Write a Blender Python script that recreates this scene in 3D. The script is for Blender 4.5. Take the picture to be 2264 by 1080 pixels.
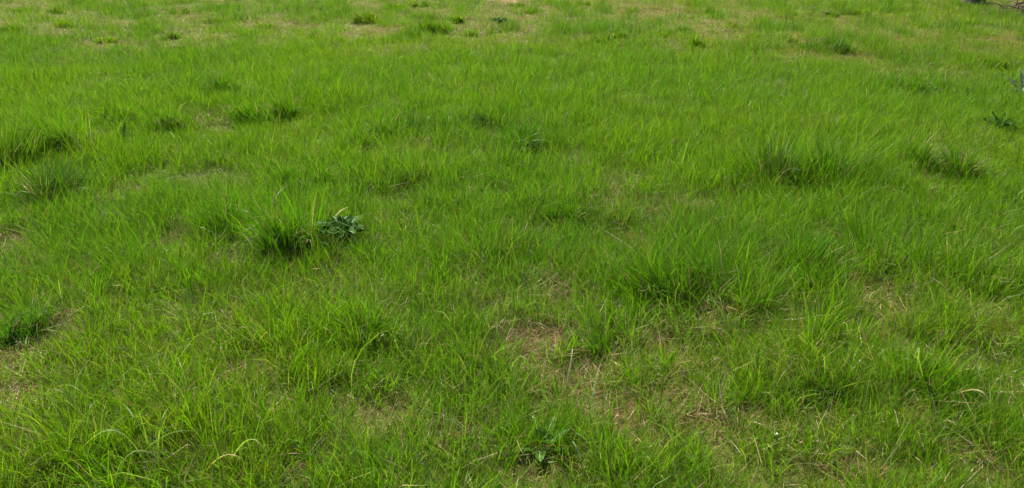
import bpy, math
import numpy as np

for o in list(bpy.data.objects):
    bpy.data.objects.remove(o, do_unlink=True)
scene = bpy.context.scene
COL = scene.collection
rng = np.random.default_rng(20240417)
R = math.radians

# ------------------------------------------------------------------ camera
CAM_H, PITCH, FPX, PW, PH = 1.6, R(22.7), 1777.0, 2264.0, 1080.0
cam_data = bpy.data.cameras.new('camera')
cam_data.sensor_width = 36.0
cam_data.lens = 36.0 * FPX / PW
cam_data.clip_start = 0.05
cam_data.clip_end = 2000.0
cam = bpy.data.objects.new('camera', cam_data)
COL.objects.link(cam)
cam.location = (0, 0, CAM_H)
cam.rotation_euler = (R(90) - PITCH, 0, 0)
scene.camera = cam

# ------------------------------------------------------------------ sky, sun, exposure
SUN_EL, SUN_AZ = R(50), R(-28)            # azimuth measured from +Y (ahead), negative to the left
world = bpy.data.worlds.new('World')
scene.world = world
world.use_nodes = True
wn, wl = world.node_tree.nodes, world.node_tree.links
bg = wn['Background']
sky = wn.new('ShaderNodeTexSky')
sky.sky_type = 'NISHITA'
sky.sun_disc = False
sky.sun_elevation = SUN_EL
sky.sun_rotation = SUN_AZ
sky.air_density = 1.0
sky.dust_density = 6.0
sky.ozone_density = 1.0
wl.new(sky.outputs[0], bg.inputs[0])
bg.inputs[1].default_value = 0.12

sun_data = bpy.data.lights.new('sun', 'SUN')
sun_data.energy = 4.8
sun_data.angle = R(4.0)
sun_data.color = (1.0, 0.95, 0.86)
sun = bpy.data.objects.new('sun', sun_data)
COL.objects.link(sun)
from mathutils import Vector, Matrix
to_sun = Vector((math.sin(SUN_AZ) * math.cos(SUN_EL), math.cos(SUN_AZ) * math.cos(SUN_EL), math.sin(SUN_EL)))
sun.rotation_euler = (-to_sun).to_track_quat('-Z', 'Y').to_euler()
sun.location = to_sun * 60

vs = scene.view_settings
vs.view_transform = 'Standard'
vs.look = 'None'
vs.exposure = 1.18
vs.gamma = 1.0
vs.use_curve_mapping = False
scene.cycles.max_bounces = 8
scene.cycles.diffuse_bounces = 4
scene.cycles.transmission_bounces = 6
scene.cycles.glossy_bounces = 2

# ------------------------------------------------------------------ noise and ground relief
def lattice(ix, iy, seed):
    h = (ix.astype(np.int64) * 374761393 + iy.astype(np.int64) * 668265263 + seed * 974711) & 0xffffffff
    h = ((h ^ (h >> 13)) * 1274126177) & 0xffffffff
    h = h ^ (h >> 16)
    return (h & 0xffff) / 65535.0

def vnoise(x, y, seed=0):
    x = np.asarray(x, float); y = np.asarray(y, float)
    ix, iy = np.floor(x), np.floor(y)
    fx, fy = x - ix, y - iy
    fx = fx * fx * (3 - 2 * fx); fy = fy * fy * (3 - 2 * fy)
    a, b = lattice(ix, iy, seed), lattice(ix + 1, iy, seed)
    c, d = lattice(ix, iy + 1, seed), lattice(ix + 1, iy + 1, seed)
    return (a * (1 - fx) + b * fx) * (1 - fy) + (c * (1 - fx) + d * fx) * fy

def fbm(x, y, seed=0, octaves=3):
    s, amp, tot = 0.0, 1.0, 0.0
    for k in range(octaves):
        s = s + amp * vnoise(x * 2 ** k + 17.3 * k, y * 2 ** k - 9.1 * k, seed + k)
        tot += amp; amp *= 0.55
    return s / tot

def smooth(a, b, v):
    t = np.clip((v - a) / (b - a), 0, 1)
    return t * t * (3 - 2 * t)

def ground_z(x, y):
    x = np.asarray(x, float); y = np.asarray(y, float)
    fall = 1.0 - smooth(22, 40, np.hypot(x, y))
    z = 0.10 * (fbm(x * 0.45, y * 0.45, 3, 2) - 0.5) + 0.045 * (fbm(x * 1.6, y * 1.6, 5, 2) - 0.5)
    return z * fall

def at(px, py, h=0.0):
    """photograph pixel -> point on the field, h metres above the soil"""
    u, v = (px - PW / 2) / FPX, (py - PH / 2) / FPX
    d = np.array([u, math.cos(PITCH) - v * math.sin(PITCH), -math.sin(PITCH) - v * math.cos(PITCH)])
    z = h
    for _ in range(8):
        t = (z - CAM_H) / d[2]
        p = np.array([0, 0, CAM_H]) + d * t
        z = float(ground_z(p[0], p[1])) + h
    return np.array([p[0], p[1], z])

def ppm(px, py):
    p = at(px, py)
    depth = p[1] * math.cos(PITCH) + (CAM_H - p[2]) * math.sin(PITCH)
    return FPX / depth

# ------------------------------------------------------------------ what grows where (in field coordinates)
EDGE = [(-500, 95), (0, 95), (120, 92), (200, 112), (330, 122), (480, 110), (620, 88), (760, 100), (900, 102), (1000, 100),
        (1150, 102), (1250, 97), (1380, 85), (1520, 100), (1650, 118), (1760, 140), (1880, 152), (2050, 158), (2200, 150), (2700, 150)]
EDGE_P = np.array([at(a, b)[:2] for a, b in EDGE])

TUSS_FOOT = []      # (x, y, r) of every tussock, filled before the meadow is sown

def blob(px, py, rx, ry):
    c = at(px, py)
    a, b = at(px + rx, py), at(px, py - ry)
    b2 = at(px, py + ry)
    return (c[0], c[1], max(abs(a[0] - c[0]), 0.03), max((b[1] - b2[1]) * 0.5, 0.05))

DRY = [(b, s) for b, s in [
    (blob(1195, 752, 90, 32), .95), (blob(1130, 760, 50, 30), .8), (blob(1315, 820, 48, 26), .9), (blob(1235, 845, 70, 40), .55), (blob(1170, 800, 40, 30), .6),
    (blob(1365, 935, 48, 42), .8), (blob(1385, 975, 30, 24), 1.0), (blob(1300, 890, 50, 30), .5),
    (blob(25, 885, 60, 42), .85), (blob(20, 800, 50, 30), .7), (blob(15, 545, 45, 24), .7), (blob(70, 985, 35, 25), .7),
    (blob(390, 550, 40, 22), .75), (blob(520, 580, 45, 20), .8), (blob(660, 570, 25, 14), .6), (blob(20, 360, 60, 18), .6),
    (blob(1430, 460, 110, 26), .45), (blob(1345, 455, 40, 16), .8), (blob(1545, 460, 40, 20), .5), (blob(1370, 410, 60, 20), .4),
    (blob(2028, 405, 15, 18), 1.0), (blob(1410, 545, 45, 18), .4), (blob(1420, 570, 30, 14), .4),
    (blob(1560, 930, 100, 34), .5), (blob(1680, 935, 34, 18), .75), (blob(1600, 965, 50, 20), .65), (blob(1800, 940, 50, 24), .5),
    (blob(1870, 1045, 50, 25), .8), (blob(2190, 1050, 50, 25), .8), (blob(2120, 1000, 25, 20), .8), (blob(1760, 960, 40, 25), .6),
    (blob(605, 915, 40, 20), .6), (blob(490, 860, 35, 20), .7), (blob(880, 920, 40, 40), .6), (blob(820, 945, 30, 25), .6),
    (blob(660, 1040, 30, 20), .7), (blob(1040, 970, 30, 25), .6), (blob(1200, 1060, 50, 25), .6), (blob(1085, 690, 40, 22), .55),
    (blob(1220, 660, 80, 30), .45), (blob(400, 700, 30, 30), .55), (blob(560, 660, 60, 25), .4), (blob(640, 640, 40, 20), .5),
    (blob(130, 730, 50, 16), .7), (blob(460, 265, 40, 14), .7), (blob(640, 275, 30, 10), .5), (blob(480, 285, 30, 10), .6), (blob(1405, 232, 60, 10), .4),
    (blob(1490, 105, 20, 12), .7), (blob(1790, 130, 110, 14), .5), (blob(2000, 165, 120, 14), .4), (blob(1810, 600, 30, 18), .4),
    (blob(2110, 540, 40, 16), .25), (blob(2000, 800, 50, 18), .25), (blob(320, 95, 170, 22), .75), (blob(120, 65, 120, 18), .55),
    (blob(480, 70, 120, 15), .5), (blob(790, 75, 50, 15), .7), (blob(900, 105, 130, 8), .5), (blob(1120, 90, 150, 14), .45),
    (blob(1290, 35, 130, 10), .5), (blob(1650, 30, 90, 12), .4), (blob(2110, 8, 110, 7), .5), (blob(2250, 28, 60, 14), .8)]]
STRAW = (blob(1130, 0, 230, 9),)
GREEN = [(b, s) for b, s in [        # longer, lusher growth
    (blob(1600, 620, 280, 140), 1.6), (blob(1850, 600, 240, 110), 1.3), (blob(600, 500, 140, 60), .8), (blob(1400, 200, 420, 70), .5),
    (blob(600, 220, 600, 70), .4), (blob(1450, 560, 140, 70), .5), (blob(2060, 28, 210, 22), 1.0), (blob(1780, 390, 150, 45), .7),
    (blob(930, 740, 150, 80), .4), (blob(300, 950, 220, 90), .5), (blob(2150, 640, 150, 80), .4), (blob(2150, 950, 120, 100), .4), (blob(1700, 1040, 160, 40), .5),
    (blob(880, 450, 160, 60), .4), (blob(1150, 560, 140, 40), .4), (blob(420, 130, 330, 20), .4), (blob(30, 110, 120, 12), .5)]]

def blobs(bl, x, y):
    out = np.zeros_like(x)
    for (cx, cy, rx, ry), s in bl:
        q = ((x - cx) / rx) ** 2 + ((y - cy) / ry) ** 2
        m = q < 7
        out[m] = np.maximum(out[m], s * np.exp(-0.9 * q[m]))
    return out

def fields(x, y):
    n1 = fbm(x * 1.3, y * 1.3, 11, 3)
    n2 = fbm(x * 5.0, y * 5.0, 23, 2)
    n3 = fbm(x * 0.5, y * 0.5, 41, 2)
    edge = np.interp(x, EDGE_P[:, 0], EDGE_P[:, 1]) + 1.6 * (n1 - 0.5) + 1.2 * (n2 - .5)
    short = smooth(-0.9, 1.1, y - edge)
    dry = blobs(DRY, x, y)
    dry = np.clip(dry * (0.35 + 1.6 * n2), 0, 1) * (1 - .45 * smooth(9, 11, y))
    near = 1 - smooth(2.5, 5.0, y)
    dry = np.maximum(dry, near * 0.7 * smooth(0.50, 0.76, 0.45 * n1 + 0.55 * n2))
    dry = np.maximum(dry, (1 - short) * .45 * smooth(0.58, 0.85, n2))
    lush = blobs(GREEN, x, y)
    sx = (x - STRAW[0][0]) / STRAW[0][2]
    straw = smooth(STRAW[0][1] - 1.2, STRAW[0][1] + 0.4, y + 1.2 * (n1 - .5) - 1.6 * sx * sx)
    dryt = np.maximum(dry, short * (0.30 + 0.48 * smooth(0.38, 0.75, .6 * n1 + .4 * n2)) * (1 - 0.8 * lush))
    dryt = np.clip(np.maximum(dryt, straw), 0, 1)
    n5 = fbm(x * 2.6, y * 2.6, 77, 2)
    hollow = smooth(.46, .25, n5)
    h = 0.118 - .020 * smooth(4.0, 6.0, y) + 0.05 * (n1 - 0.5) + 0.05 * (n2 - 0.5) + 0.05 * lush + .045 * (smooth(.2, .8, n5) - .5)
    h = h * (1 - 0.70 * dry) * (1 - .10 * near)
    gap = smooth(.40, .24, n2)
    h = np.maximum(h * (1 - .5 * gap), .03)
    n6 = fbm(x * 6.5, y * 4.0, 91, 2)
    n4 = fbm(x * 3.2, y * 1.7, 57, 3)
    tuft = smooth(.46, .72, n4) * short
    h = h * (1 - short) + short * (0.036 + 0.03 * smooth(.5, .8, n2) + 0.03 * lush + .085 * smooth(.46, .72, n4) + .05 * smooth(.5, .75, n6))
    for (cx, cy, r, swell) in TUSS_FOOT:
        q = ((x - cx) / (r * .8)) ** 2 + ((y - cy + r * .75) / (r * .55)) ** 2
        m = q < 4
        h[m] = h[m] * (1 - (.44 if swell else .6) * np.exp(-q[m]))
        q = ((x - cx) / (r * 1.7)) ** 2 + ((y - cy - r * .5) / (r * 1.3)) ** 2
        m = q < 4
        h[m] = h[m] * (1 + swell * np.exp(-q[m]))
    dens = (1 - 0.68 * dry) * (0.7 + 0.6 * n2) * (1 - .2 * hollow) * (1 - .4 * gap)
    hue = (n3 - 0.5) * 1.3 + (n1 - 0.5) * 0.9 - 0.25 * lush + .04 * near + short * 0.75 - 1.0 * tuft - .8 * short * smooth(.5, .75, n6)
    dryt = dryt * (1 - .8 * tuft * (1 - straw))
    return dict(h=h, dens=dens, dry=dryt, hue=hue, short=short, lush=lush, straw=straw)

# ------------------------------------------------------------------ materials
def new_mat(name):
    m = bpy.data.materials.new(name)
    m.use_nodes = True
    nt = m.node_tree
    nt.nodes.clear()
    out = nt.nodes.new('ShaderNodeOutputMaterial')
    return m, nt, out

def blade_material(name, trans=0.45, rough=0.42, spec=0.45, through=(1.2, 1.25, .4, 1)):
    m, nt, out = new_mat(name)
    a = nt.nodes.new('ShaderNodeAttribute'); a.attribute_name = 'tint'
    p = nt.nodes.new('ShaderNodeBsdfPrincipled')
    p.inputs['Roughness'].default_value = rough
    p.inputs['Specular IOR Level'].default_value = spec
    t = nt.nodes.new('ShaderNodeBsdfTranslucent')
    warm = nt.nodes.new('ShaderNodeMix'); warm.data_type = 'RGBA'; warm.blend_type = 'MULTIPLY'
    warm.inputs['Factor'].default_value = 1.0
    warm.inputs['B'].default_value = through
    mix = nt.nodes.new('ShaderNodeMixShader'); mix.inputs[0].default_value = trans
    nt.links.new(a.outputs['Color'], p.inputs['Base Color'])
    nt.links.new(a.outputs['Color'], warm.inputs['A'])
    nt.links.new(warm.outputs['Result'], t.inputs['Color'])
    nt.links.new(p.outputs[0], mix.inputs[1])
    nt.links.new(t.outputs[0], mix.inputs[2])
    nt.links.new(mix.outputs[0], out.inputs[0])
    return m

M_GRASS = blade_material('living_grass', 0.50, 0.42, 0.12)
M_DEAD = blade_material('dead_grass', 0.30, 0.6, 0.3, (1, .95, .85, 1))

def ground_material():
    m, nt, out = new_mat('field_soil')
    N, L = nt.nodes, nt.links
    a = N.new('ShaderNodeAttribute'); a.attribute_name = 'tint'
    tc = N.new('ShaderNodeTexCoord')
    n = N.new('ShaderNodeTexNoise'); n.inputs['Scale'].default_value = 38; n.inputs['Detail'].default_value = 6; n.inputs['Roughness'].default_value = .7
    n2 = N.new('ShaderNodeTexNoise'); n2.inputs['Scale'].default_value = 140; n2.inputs['Detail'].default_value = 3
    L.new(tc.outputs['Object'], n.inputs['Vector']); L.new(tc.outputs['Object'], n2.inputs['Vector'])
    ramp = N.new('ShaderNodeValToRGB')
    ramp.color_ramp.elements[0].position = .3; ramp.color_ramp.elements[0].color = (.45, .42, .4, 1)
    ramp.color_ramp.elements[1].position = .7; ramp.color_ramp.elements[1].color = (1.35, 1.3, 1.2, 1)
    L.new(n.outputs['Fac'], ramp.inputs[0])
    mul = N.new('ShaderNodeMix'); mul.data_type = 'RGBA'; mul.blend_type = 'MULTIPLY'; mul.inputs['Factor'].default_value = 1
    L.new(a.outputs['Color'], mul.inputs['A']); L.new(ramp.outputs[0], mul.inputs['B'])
    p = N.new('ShaderNodeBsdfPrincipled'); p.inputs['Roughness'].default_value = .95; p.inputs['Specular IOR Level'].default_value = .1
    L.new(mul.outputs['Result'], p.inputs['Base Color'])
    b = N.new('ShaderNodeBump'); b.inputs['Strength'].default_value = .8; b.inputs['Distance'].default_value = .02
    L.new(n2.outputs['Fac'], b.inputs['Height']); L.new(b.outputs[0], p.inputs['Normal'])
    L.new(p.outputs[0], out.inputs[0])
    return m

def surface_material(name, c1, c2, scale, rough=.6, spec=.4, trans=0.0, bump=.3, stretch=(1, 1, 1)):
    m, nt, out = new_mat(name)
    N, L = nt.nodes, nt.links
    tc = N.new('ShaderNodeTexCoord'); mp = N.new('ShaderNodeMapping'); mp.inputs['Scale'].default_value = stretch
    n = N.new('ShaderNodeTexNoise'); n.inputs['Scale'].default_value = scale; n.inputs['Detail'].default_value = 5
    L.new(tc.outputs['Object'], mp.inputs[0]); L.new(mp.outputs[0], n.inputs['Vector'])
    r = N.new('ShaderNodeValToRGB')
    r.color_ramp.elements[0].position = .35; r.color_ramp.elements[0].color = (*c1, 1)
    r.color_ramp.elements[1].position = .68; r.color_ramp.elements[1].color = (*c2, 1)
    L.new(n.outputs['Fac'], r.inputs[0])
    p = N.new('ShaderNodeBsdfPrincipled'); p.inputs['Roughness'].default_value = rough; p.inputs['Specular IOR Level'].default_value = spec
    L.new(r.outputs[0], p.inputs['Base Color'])
    b = N.new('ShaderNodeBump'); b.inputs['Strength'].default_value = bump; b.inputs['Distance'].default_value = .01
    L.new(n.outputs['Fac'], b.inputs['Height']); L.new(b.outputs[0], p.inputs['Normal'])
    if trans > 0:
        t = N.new('ShaderNodeBsdfTranslucent'); L.new(r.outputs[0], t.inputs['Color'])
        mix = N.new('ShaderNodeMixShader'); mix.inputs[0].default_value = trans
        L.new(p.outputs[0], mix.inputs[1]); L.new(t.outputs[0], mix.inputs[2]); L.new(mix.outputs[0], out.inputs[0])
    else:
        L.new(p.outputs[0], out.inputs[0])
    return m

# ------------------------------------------------------------------ mesh helpers
def link(name, me, parent=None, loc=None):
    o = bpy.data.objects.new(name, me)
    COL.objects.link(o)
    if parent is not None:
        o.parent = parent
    if loc is not None:
        o.location = loc
    return o

def tri_mesh(name, verts, tris, cols=None, mat=None, smooth_shade=True):
    me = bpy.data.meshes.new(name)
    nv, nt = len(verts), len(tris)
    me.vertices.add(nv); me.vertices.foreach_set('co', np.ascontiguousarray(verts, np.float32).ravel())
    me.loops.add(nt * 3); me.loops.foreach_set('vertex_index', np.ascontiguousarray(tris, np.int32).ravel())
    me.polygons.add(nt)
    me.polygons.foreach_set('loop_start', np.arange(0, nt * 3, 3, dtype=np.int32))
    me.polygons.foreach_set('use_smooth', np.full(nt, smooth_shade, bool))
    if cols is not None:
        at_ = me.color_attributes.new('tint', 'FLOAT_COLOR', 'POINT')
        c4 = np.ones((nv, 4), np.float32); c4[:, :3] = cols
        at_.data.foreach_set('color', c4.ravel())
    if mat:
        me.materials.append(mat)
    me.update(calc_edges=True)
    return me

def make_blades(pos, L, W, az, lean, bend, twist, cb, ct, nseg, floor=0.003):
    """ribbons: (verts, tris, colours) of N grass blades with nseg segments each, last one a point"""
    n = len(pos)
    hx, hy = np.cos(az), np.sin(az)
    sub = 3
    p = pos.copy().astype(float)
    spine = [p.copy()]
    th = [lean.copy()]
    for k in range(nseg):
        for j in range(sub):
            s = (k + (j + .5) / sub) / nseg
            a = lean + bend * s ** 1.4
            d = L / (nseg * sub)
            p[:, 0] += np.sin(a) * hx * d; p[:, 1] += np.sin(a) * hy * d; p[:, 2] += np.cos(a) * d
        p[:, 2] = np.maximum(p[:, 2], pos[:, 2] + floor)
        spine.append(p.copy()); th.append(lean + bend * ((k + 1) / nseg) ** 1.4)
    nv = 2 * nseg + 1
    V = np.empty((n, nv, 3)); C = np.empty((n, nv, 3))
    for k in range(nseg):
        s = k / nseg
        prof = (0.75 + 0.25 * min(1, s * 3)) * (1 - s ** 2.2 * 0.75)
        a = th[k]
        tw = twist * (0.4 + s)
        c, sn = np.cos(tw), np.sin(tw)
        wx = -hy * c + np.cos(a) * hx * sn
        wy = hx * c + np.cos(a) * hy * sn
        wz = -np.sin(a) * sn
        hw = (W * prof * 0.5)
        off = np.stack([wx * hw, wy * hw, wz * hw], 1)
        V[:, 2 * k] = spine[k] - off; V[:, 2 * k + 1] = spine[k] + off
        col = cb * (1 - s) + ct * s
        C[:, 2 * k] = col; C[:, 2 * k + 1] = col
    V[:, -1] = spine[-1]; C[:, -1] = ct
    T = []
    for k in range(nseg - 1):
        a = 2 * k
        T += [(a, a + 1, a + 3), (a, a + 3, a + 2)]
    a = 2 * (nseg - 1)
    T += [(a, a + 1, a + 2)]
    T = np.array(T)
    F = (np.arange(n) * nv)[:, None, None] + T[None]
    return V.reshape(-1, 3), F.reshape(-1, 3), C.reshape(-1, 3)

def merge(parts):
    vs_, ts_, cs_ = [], [], []
    base = 0
    for v, t, c in parts:
        vs_.append(v); ts_.append(t + base); cs_.append(c); base += len(v)
    return np.concatenate(vs_), np.concatenate(ts_), np.concatenate(cs_)

# ------------------------------------------------------------------ ground
def axis(fine0, fine1, step, far):
    mid = np.arange(fine0, fine1 + 1e-6, step)
    g, e = [], step
    out, x = [], fine1
    while x < far:
        e *= 1.5; x += e; out.append(x)
    lo, x, e = [], fine0, step
    while x > -far:
        e *= 1.5; x -= e; lo.append(x)
    return np.array(lo[::-1] + list(mid) + out)

gx, gy = axis(-11.5, 11.5, .13, 900), axis(0.6, 22, .13, 900)
GX, GY = np.meshgrid(gx, gy)
fx, fy = GX.ravel(), GY.ravel()
gz = ground_z(fx, fy)
f = fields(fx, fy)
soil = np.array([.110, .068, .028]); moss = np.array([.070, .090, .016]); strawc = np.array([.30, .215, .11]); turf = np.array([.072, .090, .013])
gc = moss[None] * np.ones((len(fx), 1))
w = f['short'][:, None]; gc = gc * (1 - w) + turf * w
w = (f['dry'] * .75)[:, None]; gc = gc * (1 - w) + (soil * (1 - w * .0) * (1 - f['short'][:, None]) + np.array([.125, .098, .030]) * f['short'][:, None]) * w
w = f['straw'][:, None]; gc = gc * (1 - w) + strawc * w
nxg, nyg = len(gx), len(gy)
ii = (np.arange(nyg - 1)[:, None] * nxg + np.arange(nxg - 1)[None]).ravel()
tr = np.concatenate([np.stack([ii, ii + 1, ii + 1 + nxg], 1), np.stack([ii, ii + 1 + nxg, ii + nxg], 1)])
ground = link('ground', tri_mesh('ground', np.stack([fx, fy, gz], 1), tr, gc, ground_material()))
ground['kind'] = 'structure'

# ------------------------------------------------------------------ the meadow (uncountable)
C_MID = np.array([.072, .184, .0025]); C_YEL = np.array([.122, .198, .004]); C_BLU = np.array([.048, .135, .009])
C_DARK = np.array([.038, .110, .006])
C_STRAW = np.array([.36, .29, .12]); C_PALE = np.array([.46, .41, .22]); C_BROWN = np.array([.28, .155, .06])

def green_colour(hue, n):
    hue = hue[:, None]
    c = np.where(hue > 0, C_MID * (1 - np.clip(hue, 0, 1)) + C_YEL * np.clip(hue, 0, 1), C_MID * (1 - np.clip(-hue, 0, 1)) + C_BLU * np.clip(-hue, 0, 1))
    return c * (0.68 + 0.6 * rng.random((n, 1)))

def half_width(y):
    return 0.637 * (0.9225 * y + 0.617)


def sow(y0, y1, tuft_density, per_tuft, spread, nseg, wscale, margin=.8):
    area_w = half_width(y1) + margin
    n = int((y1 - y0) * 2 * area_w * tuft_density)
    tx = rng.uniform(-area_w, area_w, n); ty = rng.uniform(y0, y1, n)
    keep = np.abs(tx) < half_width(ty) + margin
    tx, ty = tx[keep], ty[keep]
    fl = fields(tx, ty)
    keep = rng.random(len(tx)) < np.clip(fl['dens'], .10, 1)
    for (cx, cy, r, swell) in TUSS_FOOT:
        keep &= ~(((tx - cx) ** 2 + (ty - cy) ** 2 < (r * .5) ** 2) & (rng.random(len(tx)) < .45))
    tx, ty = tx[keep], ty[keep]
    fl = {k: v[keep] for k, v in fl.items()}
    nt = len(tx)
    cnt = rng.poisson(per_tuft, nt)
    idx = np.repeat(np.arange(nt), cnt)
    n = len(idx)
    t_h = np.clip(rng.normal(1, .22, nt), .5, 1.7)
    t_hue = rng.normal(0, .22, nt)
    t_az = rng.uniform(0, 2 * math.pi, nt); t_lean = np.abs(rng.normal(0, .09, nt)) + .05
    ang = rng.uniform(0, 2 * math.pi, n); rad = spread * np.sqrt(rng.random(n))
    x, y = tx[idx] + rad * np.cos(ang), ty[idx] + rad * np.sin(ang)
    pos = np.stack([x, y, ground_z(x, y) - .003], 1)
    dry, short, straw = fl['dry'][idx], fl['short'][idx], fl['straw'][idx]
    dead = rng.random(n) < np.clip(0.045 + .075 * smooth(5.5, 3.0, y) + 0.8 * dry + .03 * short + straw * .5, 0, .97)
    L = fl['h'][idx] * t_h[idx] * np.clip(rng.normal(1, .28, n), .35, 1.9)
    lvx = .4 * np.cos(ang) * rad / spread + t_lean[idx] * 1.6 * np.cos(t_az[idx]) + rng.normal(0, .18, n)
    lvy = .4 * np.sin(ang) * rad / spread + t_lean[idx] * 1.6 * np.sin(t_az[idx]) + rng.normal(0, .18, n)
    az = np.arctan2(lvy, lvx); lean = np.clip(np.hypot(lvx, lvy) * .75, 0, 1.1)
    bend = np.abs(rng.normal(.45, .45, n)) + (rng.random(n) < .10) * rng.uniform(.6, 1.6, n)
    W = wscale * np.clip(rng.normal(.0032, .0009, n), .0015, .0062) * (.8 + .2 * L / .12)
    twist = rng.normal(0, .9, n)
    cb = green_colour(fl['hue'][idx] + t_hue[idx] + rng.normal(-.10, .29, n), n)
    ct = cb * (0.95 + .2 * rng.random((n, 1))); yt = (rng.random(n) < .18)[:, None]
    ct = np.where(yt, ct * .4 + C_STRAW * .5 * .6, ct)
    cb = cb * .8 + np.array([.10, .12, .03]) * .2
    lg = (rng.random(n) < .010) & (y < 3.1) & (short < .3)      # the odd long arching blade
    L[lg] *= 1.5; W[lg] *= 1.5; bend[lg] = rng.uniform(.8, 1.5, int(lg.sum()))
    cb[lg] = cb[lg] * .5 + np.array([.17, .23, .09]) * .5; ct[lg] = cb[lg] * 1.1
    # dead blades: shorter, flatter, straw to brown
    nd = int(dead.sum())
    flat = rng.random(nd) < (.45 + .3 * dry[dead])
    lean[dead] = np.where(flat, rng.uniform(1.0, 1.5, nd), lean[dead] + rng.uniform(0, .6, nd))
    bend[dead] = np.where(flat, rng.normal(.1, .25, nd), bend[dead] + .3)
    az[dead] = rng.uniform(0, 2 * math.pi, nd)
    L[dead] = np.maximum(L[dead], .05) * rng.uniform(.6, 1.15, nd)
    W[dead] *= .85
    m = rng.random((nd, 1)) + .25 * short[dead, None] + .25 * (dry[dead] * (1 - short[dead]))[:, None]; dc = np.where(m < .25, C_PALE, np.where(m < .72, C_STRAW, C_BROWN))
    dc = dc * (1 - short[dead, None] * np.array([[.28, .28, .5]])) * rng.uniform(.55, 1.05, (nd, 1))
    olive = rng.random((nd, 1)) < .25
    dc = np.where(olive, dc * .5 + np.array([.10, .11, .02]) * .5, dc)
    cb[dead] = dc; ct[dead] = dc * rng.uniform(.85, 1.15, (nd, 1))
    pos[dead, 2] += np.where(flat, rng.uniform(.004, .035, nd) * (1 - .5 * dry[dead]), 0)
    tf = short > .5
    res = {}
    for key, sel in (('dry_thatch', dead), ('short_turf', ~dead & tf), ('meadow_grass', ~dead & ~tf)):
        q = np.nonzero(sel)[0]
        if len(q):
            res[key] = make_blades(pos[q], L[q], W[q], az[q], lean[q], bend[q], twist[q], cb[q], ct[q], min(nseg, 2) if key == 'dry_thatch' else nseg)
    return res

# ------------------------------------------------------------------ grass tussocks: every one that stands out is a thing
# px, py (foot), width px, height px, hue, arching share, label
TUSSOCKS = [
    (105, 445, 160, 105, -1.0, .15, 'small dark-hearted green tussock near the left edge, below a broader one'),
    (90, 350, 230, 110, -.6, .15, 'broad green tussock with straw at its foot, touching the left edge'),
    (505, 508, 150, 100, -.55, .2, 'rounded green tussock, the farther left of the pair left of the dock weed'),
    (625, 560, 190, 125, -.45, .25, 'tall bright green tussock standing directly left of the curled dock weed'),
    (1720, 418, 150, 105, -.8, .2, 'spiky dark green tussock, left half of the big dark clump at right'),
    (1840, 412, 130, 95, -.85, .2, 'dark green tussock, right half of the big dark clump at right'),
    (1255, 488, 130, 62, -.7, .15, 'low dark green tussock beside the dry straw patch right of centre'),
    (1140, 332, 110, 62, -.6, .25, 'dark tussock with blades fanning to the right, above the picture centre'),
    (1048, 280, 70, 34, -.6, .2, 'small dark tuft just up and left of the fanning centre tussock'),
    (1130, 378, 90, 40, -.5, .15, 'small dark tuft just below the fanning centre tussock'),
    (300, 1035, 360, 110, -.5, .5, 'large foreground tussock with long arching pale blades at lower left'),
    (62, 735, 140, 95, -1.2, .3, 'blue-green tussock with splayed blades at the left edge, beside bare litter'),
    (1105, 590, 100, 62, -.5, .2, 'slim green tussock with straw tips right of the dock weed'),
    (690, 412, 140, 52, -.5, .2, 'low dark tussock above the dock weed'),
    (1515, 345, 100, 48, -.5, .15, 'dark thin tuft between the centre and the big dark clump at right'),
    (2060, 385, 190, 66, -.6, .2, 'wide dark tussock behind the small dead straw tuft at far right'),
    (1550, 650, 250, 105, -.35, .15, 'tall lush upright stand of grass right of the picture centre'),
    (1740, 620, 240, 100, -.45, .15, 'dense lush stand of grass below the big dark clump'),
    (1940, 600, 250, 90, -.5, .2, 'lush green stand of grass in the right third, right of the dense one'),
    (490, 212, 110, 40, -.7, .15, 'leftmost of the three dark tussocks on the bright green band, upper left'),
    (720, 232, 90, 40, -.7, .15, 'rightmost of the three dark tussocks on the bright green band, upper left'),
    (590, 266, 150, 52, -.5, .15, 'middle and nearest of the three dark tussocks on the bright green band'),
    (240, 278, 70, 34, -.6, .15, 'small dark tuft beside the upright broad leaf at left'),
    (2010, 205, 130, 46, -.5, .15, 'bright tussock at the lower edge of the short turf, upper right'),
    (1850, 118, 150, 34, -.45, .15, 'long low green tussock lying across the short turf at upper right'),
    (1800, 865, 170, 75, -.8, .3, 'dark sprawling tussock in the lower right, above the brown litter'),
    (870, 300, 110, 46, -.6, .25, 'tussock of bent grey-green blades left of the centre line, upper half'),
    (770, 328, 120, 46, -.45, .15, 'dark low tussock left of the bent grey-green one'),
    (2180, 650, 160, 80, -.5, .25, 'green tussock with bent straw at the right edge, mid height'),
    (1305, 775, 120, 66, -.5, .25, 'slim dark green tuft at the right end of the bare brown patch'),
    (800, 760, 160, 90, -.15, .15, 'yellow-green tuft left of the bare brown patch in the foreground'),
    (2110, 880, 150, 100, -.5, .25, 'green tussock with one long bent straw at the lower right'),
    (390, 290, 110, 46, -.7, .25, 'tussock of loose bent blades right of the upright broad leaf'),
    (1420, 660, 110, 90, -.4, .2, 'upright green tuft left of the tall lush stand'),
    (560, 790, 110, 80, -.2, .3, 'pale tuft with bent dry blades in the left foreground'),
]
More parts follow.
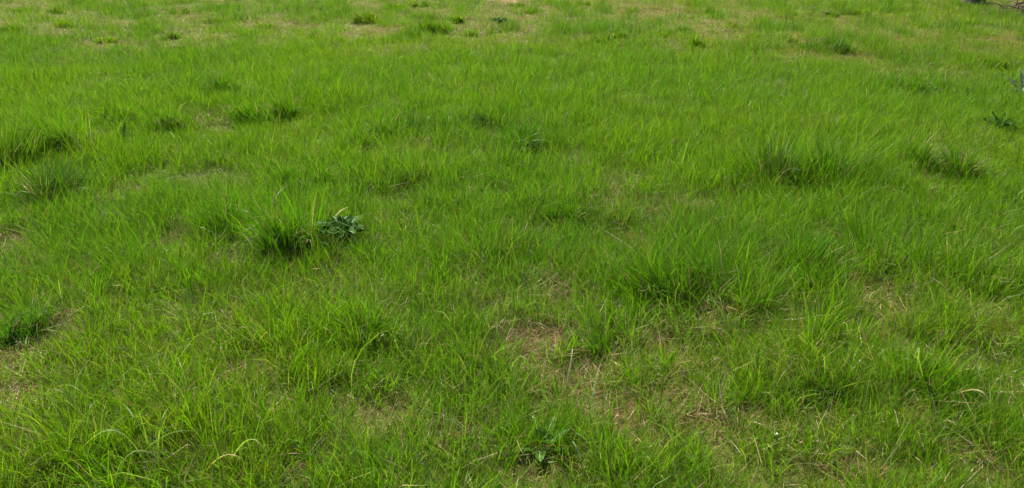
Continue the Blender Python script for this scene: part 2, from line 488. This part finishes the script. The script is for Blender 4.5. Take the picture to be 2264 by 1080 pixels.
FAR_TUFTS = [(400, 34, 40, 14), (805, 52, 60, 24), (915, 88, 50, 24), (968, 72, 60, 28), (1010, 52, 44, 20), (1325, 95, 44, 18), (1360, 84, 40, 14),
             (1550, 104, 50, 20), (1575, 32, 26, 14), (1655, 122, 60, 16), (1838, 38, 40, 12), (1902, 34, 46, 14), (45, 30, 34, 14), (120, 32, 40, 14),
             (20, 72, 50, 18), (235, 95, 44, 16), (378, 88, 44, 16), (700, 46, 34, 12), (690, 88, 30, 12), (505, 22, 40, 14), (1140, 18, 36, 10),
             (1290, 14, 34, 10), (1402, 30, 24, 14), (1505, 70, 36, 12), (1660, 84, 34, 12), (1750, 36, 26, 10), (590, 62, 34, 12), (90, 100, 50, 14),
             (1465, 82, 44, 14), (1240, 82, 40, 12), (1045, 82, 36, 14), (880, 20, 40, 12), (930, 16, 36, 12), (2130, 58, 60, 14), (2190, 150, 60, 22), (1930, 102, 50, 14), (270, 110, 40, 12), (400, 112, 44, 12), (2118, 14, 40, 12), (2180, 15, 36, 12), (2152, 17, 30, 8), (140, 60, 44, 14), (300, 66, 40, 12), (470, 52, 40, 12), (640, 108, 50, 14), (760, 30, 44, 14), (1100, 76, 40, 12), (1180, 30, 36, 10), (1450, 52, 36, 12), (1620, 62, 34, 12), (1720, 62, 40, 12), (1985, 128, 50, 16), (2080, 118, 44, 14), (1760, 96, 40, 12)]

def tussock_mesh(px, py, wpx, hpx, hue, arch, nseg, density, wscale):
    c = at(px, py)
    s = ppm(px, py)
    r = wpx / 2 / s
    H = hpx / s / math.cos(PITCH) * .95
    n = int(np.clip(density * r * r * 3.14, 50, 1500))
    # several uneven sub-clumps that lean their own way, so no two tussocks share an outline
    ns = int(rng.integers(4, 8))
    sa, sq = rng.uniform(0, 2 * math.pi, ns), r * .8 * np.sqrt(rng.random(ns))
    sx, sy = sq * np.cos(sa), sq * np.sin(sa) * .8
    sr = r * rng.uniform(.25, .6, ns); sh = rng.uniform(.6, 1.05, ns)
    sl = rng.normal(0, .13, (ns, 2)) + rng.normal(0, .10, (1, 2))
    k = rng.choice(ns, n, p=sr ** 1.5 / (sr ** 1.5).sum())
    ang = rng.uniform(0, 2 * math.pi, n); q = np.abs(rng.normal(0, .62, n))
    x, y = sx[k] + sr[k] * q * np.cos(ang), sy[k] + sr[k] * q * np.sin(ang)
    pos = np.stack([x, y, ground_z(x + c[0], y + c[1]) - c[2] - .004], 1)
    L = H * sh[k] * np.clip(rng.normal(1.0, .26, n), .3, 1.6) * np.clip(1.08 - .25 * q, .3, 2)
    lx = np.cos(ang) * q * .26 + sl[k, 0] + rng.normal(0, .19, n); ly = np.sin(ang) * q * .26 + sl[k, 1] + rng.normal(0, .19, n)
    az = np.arctan2(ly, lx); lean = np.hypot(lx, ly)
    bend = np.abs(rng.normal(.35, .35, n)) + (rng.random(n) < arch) * rng.uniform(.8, 1.9, n)
    W = wscale * np.clip(rng.normal(.0036, .0009, n), .002, .007)
    hl = float(fields(np.array([c[0]]), np.array([c[1]]))['hue'][0])
    hv = np.full(n, hl - .05 + hue * .25) + rng.normal(0, .4, n)
    cb = green_colour(np.clip(hv, -1, 1), n)
    if hue < -1:
        cb = cb * .55 + np.array([.060, .115, .060]) * .45
    dk = np.clip(np.clip(-hue - .25, 0, 1) * 1.25, 0, .95)
    cb = cb * (1 - dk) + C_DARK * dk  # darker tussocks: shade in their hearts is put into the blade colour too
    dead = rng.random(n) < .11
    cb[dead] = C_STRAW * rng.uniform(.5, 1, (int(dead.sum()), 1))
    ct = cb * (1 + .15 * rng.random((n, 1)))
    g = ~dead
    tw = rng.normal(0, .8, n)
    mk = lambda m: make_blades(pos[m], L[m], W[m], az[m], lean[m], bend[m], tw[m], cb[m], ct[m], nseg)
    if not (wpx >= 240 and py > 500 and hpx <= 105):
        TUSS_FOOT.append((c[0], c[1], r, .42 if py > 125 else .15))
    return c, mk(g), (mk(dead) if dead.any() else None)

def thing(name, label, cat, loc, group=None):
    o = bpy.data.objects.new(name, None)
    COL.objects.link(o)
    o.location = loc
    o.empty_display_size = .1
    o['label'] = label; o['category'] = cat
    if group:
        o['group'] = group
    return o

def arc_strip(pts, W, col, nseg=9, roll=0.0, origin=(0, 0, 0)):
    """one long leaf through three points given as (pixel x, pixel y, height above soil)"""
    P = [at(x_, y_, h_) for x_, y_, h_ in pts]
    P[1] = P[1] + np.array([0, 0, .006])
    a, b, c = P[0], P[1], P[2]
    ctrl = 2 * b - .5 * (a + c)
    t = np.linspace(0, 1, nseg + 1)[:, None]
    sp = (1 - t) ** 2 * a + 2 * t * (1 - t) * ctrl + t * t * c
    tg = np.gradient(sp, axis=0); tg /= np.linalg.norm(tg, axis=1)[:, None] + 1e-9
    side = np.cross(tg, np.array([0, 0, 1.0])); side /= np.linalg.norm(side, axis=1)[:, None] + 1e-6
    nrm = np.cross(side, tg)
    side = side * math.cos(roll) + nrm * math.sin(roll)
    prof = (.7 + .3 * np.minimum(1, t * 4)) * (1 - t ** 3)
    lift = nrm * W * .18
    V = np.concatenate([sp - side * W / 2 * prof + lift * prof, sp - lift * prof, sp + side * W / 2 * prof + lift * prof]) - np.array(origin)
    m = nseg + 1
    T = []
    for k in range(nseg):
        for s0 in (0, m):
            T += [(s0 + k, s0 + k + 1, s0 + m + k + 1), (s0 + k, s0 + m + k + 1, s0 + m + k)]
    col = np.array(col)
    cc = np.concatenate([col * (1 - .15 * t) + np.array([.12, .12, .04]) * .15 * t] * 3)
    return V, np.array(T), cc

PALE_G = (.16, .24, .07); STRW = (.34, .29, .15); GRN = (.08, .17, .02); BLG = (.10, .18, .09)
LONG = {   # tussock index -> the long leaves that can be picked out singly
    10: [(((322, 1030, .02), (250, 955, .17), (165, 1015, .06)), .0075, PALE_G), (((400, 1060, .02), (305, 1000, .12), (252, 1085, .05)), .0075, PALE_G),
         (((450, 1050, .02), (500, 1010, .11), (548, 1028, .09)), .006, STRW), (((500, 1040, .01), (560, 975, .14), (602, 1060, .04)), .0075, PALE_G),
         (((420, 1020, .02), (340, 945, .17), (290, 960, .16)), .006, GRN), (((300, 1020, .02), (370, 965, .15), (445, 958, .14)), .006, GRN),
         (((260, 990, .02), (190, 935, .12), (150, 960, .10)), .006, GRN), (((330, 990, .02), (300, 930, .15), (268, 890, .14)), .006, PALE_G),
         (((350, 1010, .02), (358, 935, .16), (380, 898, .13)), .006, PALE_G), (((210, 1050, .01), (150, 1000, .1), (100, 1040, .04)), .006, GRN),
         (((200, 960, .02), (140, 870, .14), (85, 885, .10)), .0065, PALE_G), (((220, 945, .02), (175, 865, .15), (115, 862, .12)), .006, PALE_G),
         (((280, 930, .02), (250, 870, .12), (215, 868, .13)), .0065, PALE_G)],
    11: [(((62, 735, .01), (90, 700, .08), (118, 660, .12)), .0055, BLG), (((60, 735, .01), (35, 705, .08), (22, 712, .06)), .0055, BLG),
         (((65, 735, .01), (70, 690, .10), (74, 655, .13)), .0055, BLG), (((70, 738, .01), (110, 733, .04), (148, 744, .02)), .006, STRW),
         (((58, 738, .01), (45, 712, .07), (40, 735, .02)), .0055, BLG), (((75, 735, .01), (120, 725, .06), (160, 708, .07)), .005, BLG),
         (((66, 740, .01), (58, 760, .05), (62, 785, .01)), .005, BLG), (((66, 736, .01), (100, 690, .1), (108, 735, .03)), .005, BLG)],
    31: [(((2100, 880, .02), (2165, 868, .12), (2192, 920, .04)), .007, STRW)],
    34: [(((560, 780, .02), (590, 738, .1), (600, 762, .07)), .006, STRW), (((565, 780, .02), (545, 730, .1), (520, 735, .09)), .005, STRW)],
    3: [(((480, 535, .02), (445, 505, .12), (520, 545, .02)), .007, PALE_G), (((620, 480, .08), (610, 440, .18), (640, 408, .22)), .006, STRW)],
    7: [(((1140, 325, .03), (1180, 300, .14), (1215, 292, .13)), .007, GRN), (((1145, 328, .03), (1185, 312, .12), (1230, 318, .08)), .007, GRN)],
}
for wx_, wy_, wr_ in ((2206, 292, .13), (762, 540, .17), (2252, 212, .16), (1105, 54, .14), (1832, 36, .1)):
    wp = at(wx_, wy_); TUSS_FOOT.append((wp[0], wp[1], wr_, 0.0))
for i, (px, py, wpx, hpx, hue, arch, label) in enumerate(TUSSOCKS):
    near = py > 300
    dens = 7000 if py > 600 else (7500 if near else 6500)
    c, g, d = tussock_mesh(px, py, wpx, hpx, hue, arch, 4 if py > 600 else 3, dens, 1.0 if py > 600 else (1.1 if near else 1.5))
    t = thing('grass_tussock', label, 'grass tussock', c, 'tussocks standing out of the meadow')
    o = link('green_blades', tri_mesh('green_blades', *g, mat=M_GRASS), t); o['kind'] = 'stuff'
    if d is not None:
        o = link('dead_blades', tri_mesh('dead_blades', *d, mat=M_DEAD), t); o['kind'] = 'stuff'
    for pts, W, col in LONG.get(i, []):
        v, tt, cc = arc_strip(pts, W, col, roll=rng.uniform(-.5, .5), origin=c)
        link('long_blade', tri_mesh('long_blade', v, tt, cc, M_GRASS), t)
FAR_LABELS = {(2118, 14): 'low tuft left of the foot of the bare grey-barked tree', (2180, 15): 'low tuft right of the foot of the bare grey-barked tree', (2152, 17): 'low tuft right in front of the bare tree trunk',
              (1010, 52): 'dark tuft next left of the lone leafy weed on the far turf', (968, 72): 'tallest dark tuft left of and below the lone leafy far weed',
              (915, 88): 'dark tuft third left from the lone leafy weed, lowest of that row', (805, 52): 'wide dark tuft on the far turf, well left of the leafy weed',
              (400, 34): 'flat dark tuft alone near the top, above the yellow patch at left', (1655, 122): 'tuft at the turf edge left of the long low green tussock',
              (1550, 104): 'wide tuft at the turf edge right of centre, above the bright band', (1325, 95): 'dark tuft at the turf edge just right of the picture centre',
              (20, 72): 'dark tuft touching the left edge on the far turf', (2130, 58): 'low tuft in lush green turf below the tree trunk', (2190, 150): 'tuft near the right edge just above the thistle'}
for (px, py, wpx, hpx) in FAR_TUFTS:
    c, g, d = tussock_mesh(px, py, wpx * 1.25, hpx * 1.1, -.75 + rng.normal(0, .15), .1, 2, 5200, 2.0)
    own = FAR_LABELS.get((px, py))
    t = thing('grass_tuft', own or 'small dark green tuft on the yellowed short turf at the far end', 'grass tuft', c, 'tufts on the far short turf')
    v, tt, cc = g if d is None else merge([g, d])
    o = link('green_blades', tri_mesh('green_blades', v, tt, cc, M_GRASS), t); o['kind'] = 'stuff'

# ------------------------------------------------------------------ sow the meadow
out = {}
for res in (sow(1.35, 3.1, 1750, 10, .036, 3, .82, .4),
            sow(3.1, 4.6, 1700, 10, .040, 2, .85, .4),
            sow(4.6, 7.2, 1250, 9, .048, 2, .88, .4),
            sow(7.2, 10.8, 780, 8.5, .06, 2, 1.0, .6),
            sow(10.8, 18.0, 500, 8, .07, 1, 2.2, .8),
            sow(18.0, 23, 100, 8, .07, 1, 4.5, 1.0)):
    for k, v in res.items():
        out.setdefault(k, []).append(v)
# matted dead litter on the worn patches
n = 260000
lx_, ly_ = rng.uniform(-4.2, 4.2, n), rng.uniform(1.3, 6.2, n)
keep = np.abs(lx_) < half_width(ly_) + .5
lx_, ly_ = lx_[keep], ly_[keep]
fl = fields(lx_, ly_)
keep = rng.random(len(lx_)) < np.clip(fl['dry'] * .9 + .008, 0, .62)
lx_, ly_ = lx_[keep], ly_[keep]
n = len(lx_)
pos = np.stack([lx_, ly_, ground_z(lx_, ly_) + rng.uniform(.001, .022, n)], 1)
m = rng.random((n, 1))
dc = np.where(m < .10, C_PALE, np.where(m < .45, C_STRAW, C_BROWN)) * rng.uniform(.35, .85, (n, 1))
Ll = rng.uniform(.02, .075, n)
out.setdefault('dry_thatch', []).append(make_blades(pos, Ll, rng.uniform(.0016, .0036, n), rng.uniform(0, 6.283, n), rng.uniform(1.0, 1.65, n),
                                                    rng.normal(.1, .5, n), rng.normal(0, 1.2, n), dc, dc * rng.uniform(.8, 1.15, (n, 1)), 2, floor=-.004))
LAB = {'meadow_grass': ('bright green meadow grass covering the field', 'grass', M_GRASS),
       'short_turf': ('short yellow-green turf at the far end of the field', 'turf', M_GRASS),
       'dry_thatch': ('dead straw-coloured grass lying among the living grass', 'dead grass', M_DEAD)}
NTRI = 0
for k, parts in out.items():
    v, tt, cc = merge(parts)
    NTRI += len(tt)
    o = link(k, tri_mesh(k, v, tt, cc, LAB[k][2]))
    o['kind'] = 'stuff'; o['label'] = LAB[k][0]; o['category'] = LAB[k][1]
print('meadow triangles', NTRI)

# ------------------------------------------------------------------ broad-leaved weeds
M_DOCK = surface_material('dock_leaf', (.014, .052, .005), (.036, .096, .008), 40, .55, .04, .25, .5)
M_RIB = surface_material('leaf_rib', (.14, .20, .08), (.20, .26, .12), 60, .5, .4)
M_THISTLE = surface_material('thistle_leaf', (.07, .12, .05), (.20, .25, .14), 45, .55, .25, .2, .5)
M_PLANT = surface_material('plantain_leaf', (.034, .092, .010), (.065, .140, .016), 30, .65, .05, .3, .3)

def leaf_mesh(L, W, lean, bend, az, wave, fold, mat, nu=9, nv=4, teeth=0.0, base=(0, 0, 0), pet=.18, curl=0.0):
    V, T = [], []
    p = np.array(base, float)
    hx, hy = math.cos(az), math.sin(az)
    ph = rng.uniform(0, 6.28)
    ribs = []
    for i in range(nu + 1):
        s = i / nu
        a = lean + bend * s ** 1.3
        if i:
            p = p + np.array([math.sin(a) * hx, math.sin(a) * hy, math.cos(a)]) * (L / nu)
            p[2] = max(p[2], base[2] + .006)
        side = np.array([-hy, hx, 0.0]); up = np.array([-math.cos(a) * hx, -math.cos(a) * hy, math.sin(a)])
        s2 = max(0, (s - pet) / (1 - pet))
        w = .10 if s <= pet else (.10 + .9 * math.sin(math.pi * min(1, s2 ** .8 * .96 + .02)) ** .8)
        w *= W / 2
        if teeth and i % 2 == 0 and 0 < i < nu:
            w *= (1 - teeth)
        ribs.append(p.copy())
        for j in range(nv + 1):
            u = j / nv * 2 - 1
            k = fold * abs(u) * w + wave * W * abs(u) ** 1.5 * math.sin(ph + s * 17 + u * 2.2) * (1 if s > pet else 0) - curl * u * u * w
            V.append(p + side * u * w + up * k)
    for i in range(nu):
        for j in range(nv):
            a0 = i * (nv + 1) + j
            T += [(a0, a0 + 1, a0 + nv + 2), (a0, a0 + nv + 2, a0 + nv + 1)]
    return tri_mesh('leaf', np.array(V), np.array(T), None, mat), ribs

def tube_mesh(name, pts, radii, mat, sides=6):
    pts = [np.array(p, float) for p in pts]
    V, T = [], []
    for i, p in enumerate(pts):
        d = pts[min(i + 1, len(pts) - 1)] - pts[max(i - 1, 0)]
        d = d / (np.linalg.norm(d) + 1e-9)
        ref = np.array([0, 0, 1.0]) if abs(d[2]) < .9 else np.array([1.0, 0, 0])
        s = np.cross(d, ref); s /= np.linalg.norm(s); q = np.cross(s, d)
        for k in range(sides):
            a = 2 * math.pi * k / sides
            V.append(p + (s * math.cos(a) + q * math.sin(a)) * radii[i])
    for i in range(len(pts) - 1):
        for k in range(sides):
            a, b = i * sides + k, i * sides + (k + 1) % sides
            T += [(a, b, b + sides), (a, b + sides, a + sides)]
    V.append(pts[-1]); e = len(V) - 1
    for k in range(sides):
        T.append(((len(pts) - 1) * sides + k, (len(pts) - 1) * sides + (k + 1) % sides, e))
    return np.array(V), np.array(T)

def weed(px, py, label, cat, leaves, mat, name, ribs=True, group=None, teeth=0.0, lift=0.0):
    c = at(px, py)
    c[2] += lift
    t = thing(name, label, cat, c, group)
    for (L, W, lean, bend, az, wave, fold) in leaves:
        me, rp = leaf_mesh(L, W, lean, bend, R(az), wave, fold, mat, teeth=teeth, base=(rng.normal(0, .008), rng.normal(0, .008), 0), nu=10 if teeth else 9)
        lf = link('leaf', me, t)
        if ribs:
            v, tt = tube_mesh('midrib', [q + np.array([0, 0, .001]) for q in rp], [.0028 * (1 - .7 * i / len(rp)) for i in range(len(rp))], M_RIB, 5)
            link('midrib', tri_mesh('midrib', v, tt, None, M_RIB), lf)
    return t

# curled dark dock in the left middle
weed(762, 545, 'dark glossy curled dock weed in the grass left of centre', 'weed',
     [(rng.uniform(.16, .22), rng.uniform(.06, .08), rng.uniform(.05, .32), rng.uniform(1.0, 1.8), a + rng.uniform(-9, 9), .2, .35) for a in range(0, 360, 24)] +
     [(.16, .05, .12, .7, 110, .16, .5), (.17, .05, .2, 1.0, 170, .16, .5), (.15, .05, .2, 1.1, 40, .16, .5)], M_DOCK, 'dock_weed')
# small weeds at the right edge
weed(2206, 292, 'small dark weed with pale curled leaf tips near the right edge', 'weed',
     [(.17, .042, .55, 1.0, a, .16, .5) for a in (10, 50, 90, 130, 165, 205, 245, 280, 320)] + [(.17, .035, .25, .7, a, .12, .6) for a in (40, 110, 200, 300)], M_DOCK, 'rosette_weed', False)
TH_ = weed(2252, 212, 'grey-green thistle with upright pale leaves, cut by the right edge', 'thistle',
     [(.26, .05, .25, .5, 80, .12, .6), (.28, .055, .5, .7, 165, .12, .6), (.20, .045, .55, .9, 25, .12, .6), (.19, .045, .75, .8, 215, .12, .6),
      (.18, .045, .7, .8, 320, .12, .6), (.2, .04, .35, .6, 120, .12, .6), (.16, .04, .8, .7, 265, .12, .6)], M_THISTLE, 'thistle', False, None, .5)
weed(1105, 54, 'small dark leafy weed alone on the far short turf near the top', 'weed',
     [(.17, .07, .8, .9, a, .16, .4) for a in range(5, 360, 36)] + [(.15, .06, .35, 1.3, a, .16, .4) for a in range(20, 360, 50)], M_DOCK, 'leafy_weed', False)
weed(1832, 36, 'low dark leafy weed on the far turf, left of the long low tussock', 'weed',
     [(.13, .05, .7, .9, a, .14, .4) for a in range(0, 360, 45)], M_DOCK, 'leafy_weed', False)
# broad leaves in the foreground
weed(1195, 1000, 'broad-leaved plantain half buried in grass at the bottom centre', 'plantain',
     [(.13, .034, .5, .7, 62, .05, .35), (.12, .034, .45, .8, 112, .05, .35), (.11, .034, .8, .9, 205, .05, .3), (.11, .034, .8, .8, 340, .05, .3),
      (.12, .04, .9, .6, 270, .04, .3), (.13, .038, .5, .9, 25, .04, .3)], M_PLANT, 'plantain')
weed(274, 322, 'narrow upright sprout of dark broad leaves poking through the grass at left', 'leaf sprout',
     [(.17, .034, .15, .5, 80, .06, .4), (.15, .034, .3, .7, 120, .06, .4), (.15, .03, .25, .9, 20, .06, .4), (.13, .03, .4, .9, 250, .06, .4)], M_PLANT, 'leaf_sprout', False)

# ------------------------------------------------------------------ single straws and stalks that stand out
def stalk(pts, W, col, label, cat, name='dry_stem'):
    c = at(*pts[0])
    v, tt, cc = arc_strip(pts, W, col, 10, rng.uniform(-.4, .4), c)
    o = link(name, tri_mesh(name, v, tt, cc, M_DEAD), None, c)
    o['label'] = label; o['category'] = cat
PALE = (.46, .42, .26)
stalk(((508, 400, .03), (494, 383, .09), (487, 372, .12)), .009, PALE, 'short pale bleached straw standing above the farther tussock left', 'straw')
stalk(((604, 446, .06), (618, 428, .12), (634, 412, .16)), .007, PALE, 'slanting pale straw above the tall tussock beside the dock weed', 'straw')
stalk(((742, 478, .12), (758, 466, .18), (772, 458, .2)), .008, PALE, 'pale straw tip sticking up over the curled dock weed', 'straw')
stalk(((838, 755, .05), (842, 748, .07), (850, 738, .08)), .010, PALE, 'short white straw in yellow-green tuft left of the brown patch', 'straw')
stalk(((1286, 1040, .02), (1278, 1005, .08), (1264, 972, .11)), .010, PALE_G, 'pale broad blade upright beside the buried plantain', 'grass stalk', 'bent_stalk')
stalk(((968, 1085, .02), (928, 1015, .07), (878, 962, .12)), .006, (.03, .065, .015), 'long dark green stalk leaning left at the bottom, left of plantain', 'stalk', 'leaning_stalk')
stalk(((300, 845, .05), (312, 855, .05), (322, 864, .04)), .005, STRW, 'short pale straw lying above the large foreground tussock', 'straw')
stalk(((1250, 860, .02), (1262, 800, .1), (1266, 770, .13)), .005, (.38, .36, .2), 'thin upright straw standing on the bare brown patch', 'straw')
stalk(((1985, 792, .05), (2015, 800, .07), (2060, 812, .04)), .007, STRW, 'long bent straw lying across the grass at lower right', 'straw')
stalk(((2075, 655, .04), (2090, 640, .1), (2045, 608, .12)), .006, STRW, 'bent straw left of the right-edge tussock at mid height', 'straw')
stalk(((1560, 735, .05), (1545, 715, .1), (1535, 700, .12)), .006, PALE_G, 'pale slanting blade in front of the tall lush stand', 'grass stalk', 'bent_stalk')

# white petals lying in the brown litter
pc = at(1716, 964, .03)
pt = thing('white_flower', 'tiny white flower on the brown litter at lower right', 'flower', pc)
M_PETAL = surface_material('white_petal', (.55, .53, .36), (.66, .64, .46), 80, .6, .3, .2, .1)
for a in (0, 60, 130, 185, 250, 310):
    me, _ = leaf_mesh(.008, .006, 1.1, .4, R(a), .05, .2, M_PETAL, nu=4, nv=2, pet=.05)
    link('petal', me, pt)
v, tt = tube_mesh('stem', [(0, 0, -.035), (.001, 0, -.015), (0, 0, 0)], [.0012, .0012, .002], M_PLANT, 5)
link('stem', tri_mesh('stem', v, tt, None, M_PLANT), pt)

# ------------------------------------------------------------------ tree at the far right and the brushwood beside it
M_BARK = surface_material('tree_bark', (.028, .023, .021), (.075, .062, .057), 9, .9, .2, 0, 1.0, (1, 1, .25))
M_TWIG = surface_material('dead_twig', (.050, .036, .026), (.13, .095, .07), 20, .85, .2, 0, .6)
M_LITTER = surface_material('dead_leaf', (.12, .07, .045), (.26, .18, .12), 25, .8, .2, .15, .4)
tc_ = at(2152, 13)
tree = thing('bare_tree', 'grey-barked tree with bare limbs standing at the top right edge', 'tree', tc_)
zs = [-.06, 0, .12, .35, .8, 1.4, 2.0]; rr = [.24, .215, .175, .155, .145, .135, .12]
v, tt = tube_mesh('trunk', [(.03 * math.sin(3 * z), .03 * z, z) for z in zs], rr, M_BARK, 14)
ang = np.arctan2(v[:, 1], v[:, 0])
v[:, :2] *= (1 + .08 * np.sin(5 * ang + 3 * v[:, 2]))[:, None]
link('trunk', tri_mesh('trunk', v, tt, None, M_BARK), tree)
crown = []
def branch(p, d, L, r, depth):
    pts, rad = [p], [r]
    q, dd = np.array(p, float), np.array(d, float)
    n = 4
    for k in range(n):
        dd = dd + rng.normal(0, .13, 3) + np.array([0, 0, .05]); dd /= np.linalg.norm(dd)
        q = q + dd * L / n
        pts.append(q.copy()); rad.append(r * (1 - .6 * (k + 1) / n))
    v, tt = tube_mesh('b', pts, rad, None, 6 if depth < 2 else 4)
    crown.append((v, tt, np.zeros((len(v), 3))))
    if depth < 4:
        for k in range(4 if depth < 2 else 3):
            i = rng.integers(2, n + 1)
            nd = dd + rng.normal(0, .6, 3); nd[2] = abs(nd[2]) * .8 + .1; nd /= np.linalg.norm(nd)
            branch(pts[i], nd, L * rng.uniform(.55, .75), rad[i] * .8, depth + 1)
for a in range(5):
    aa = a * 1.26 + .3
    branch(np.array([.02, .06, 1.75 + .05 * a]), np.array([math.cos(aa) * .7, math.sin(aa) * .7, .75]), 1.3, .065, 1)
v, tt, _ = merge(crown)
link('crown', tri_mesh('crown', v, tt, None, M_BARK), tree)

bc = at(2290, 40)
brush = thing('brushwood_heap', 'heap of dead brown twigs and leaves cut by the top right corner', 'brushwood', bc)
def twig(p0, p1, r, sag):
    a, b = np.array(p0), np.array(p1)
    m1 = a * .67 + b * .33 + np.array([0, 0, sag]) + rng.normal(0, .02, 3); m2 = a * .33 + b * .67 + np.array([0, 0, sag]) + rng.normal(0, .02, 3)
    v, tt = tube_mesh('twig', [a, m1, m2, b], [r, r * .85, r * .6, r * .25], M_TWIG, 5)
    return link('twig', tri_mesh('twig', v, tt, None, M_TWIG), brush)
tip, root_ = at(2196, 28, .02) - bc, at(2300, 6, .12) - bc
twig(root_, tip, .026, .04)
twig(at(2262, 14, .08) - bc, at(2208, 29, .0) - bc, .014, .0)
for k in range(34):
    a = rng.uniform(0, 6.28); q = rng.uniform(0, .35)
    p0 = np.array([q * math.cos(a), q * math.sin(a) * 1.6 + .3, rng.uniform(.02, .22)])
    a2 = rng.uniform(0, 6.28); L = rng.uniform(.25, .7)
    p1 = p0 + np.array([math.cos(a2) * L, math.sin(a2) * L, rng.uniform(-.08, .22)]); p1[2] = max(p1[2], .01)
    twig(p0, p1, rng.uniform(.005, .013), rng.uniform(-.02, .05))
n = 900
a = rng.uniform(0, 6.28, n); q = np.sqrt(rng.random(n)) * .62
pos = np.stack([q * np.cos(a), q * np.sin(a) * 1.7 + .3, rng.uniform(.0, .14, n) * (1 - q / .7)], 1)
dc = np.where(rng.random((n, 1)) < .6, np.array([.20, .13, .085]), np.array([.30, .22, .14])) * rng.uniform(.5, 1.1, (n, 1))
v, tt, cc = make_blades(pos, rng.uniform(.04, .08, n), rng.uniform(.015, .03, n), rng.uniform(0, 6.28, n), rng.uniform(.4, 1.5, n), rng.normal(0, .6, n), rng.normal(0, 1, n), dc, dc, 2)
o = link('leaf_litter', tri_mesh('leaf_litter', v, tt, cc, M_DEAD), brush); o['kind'] = 'stuff'
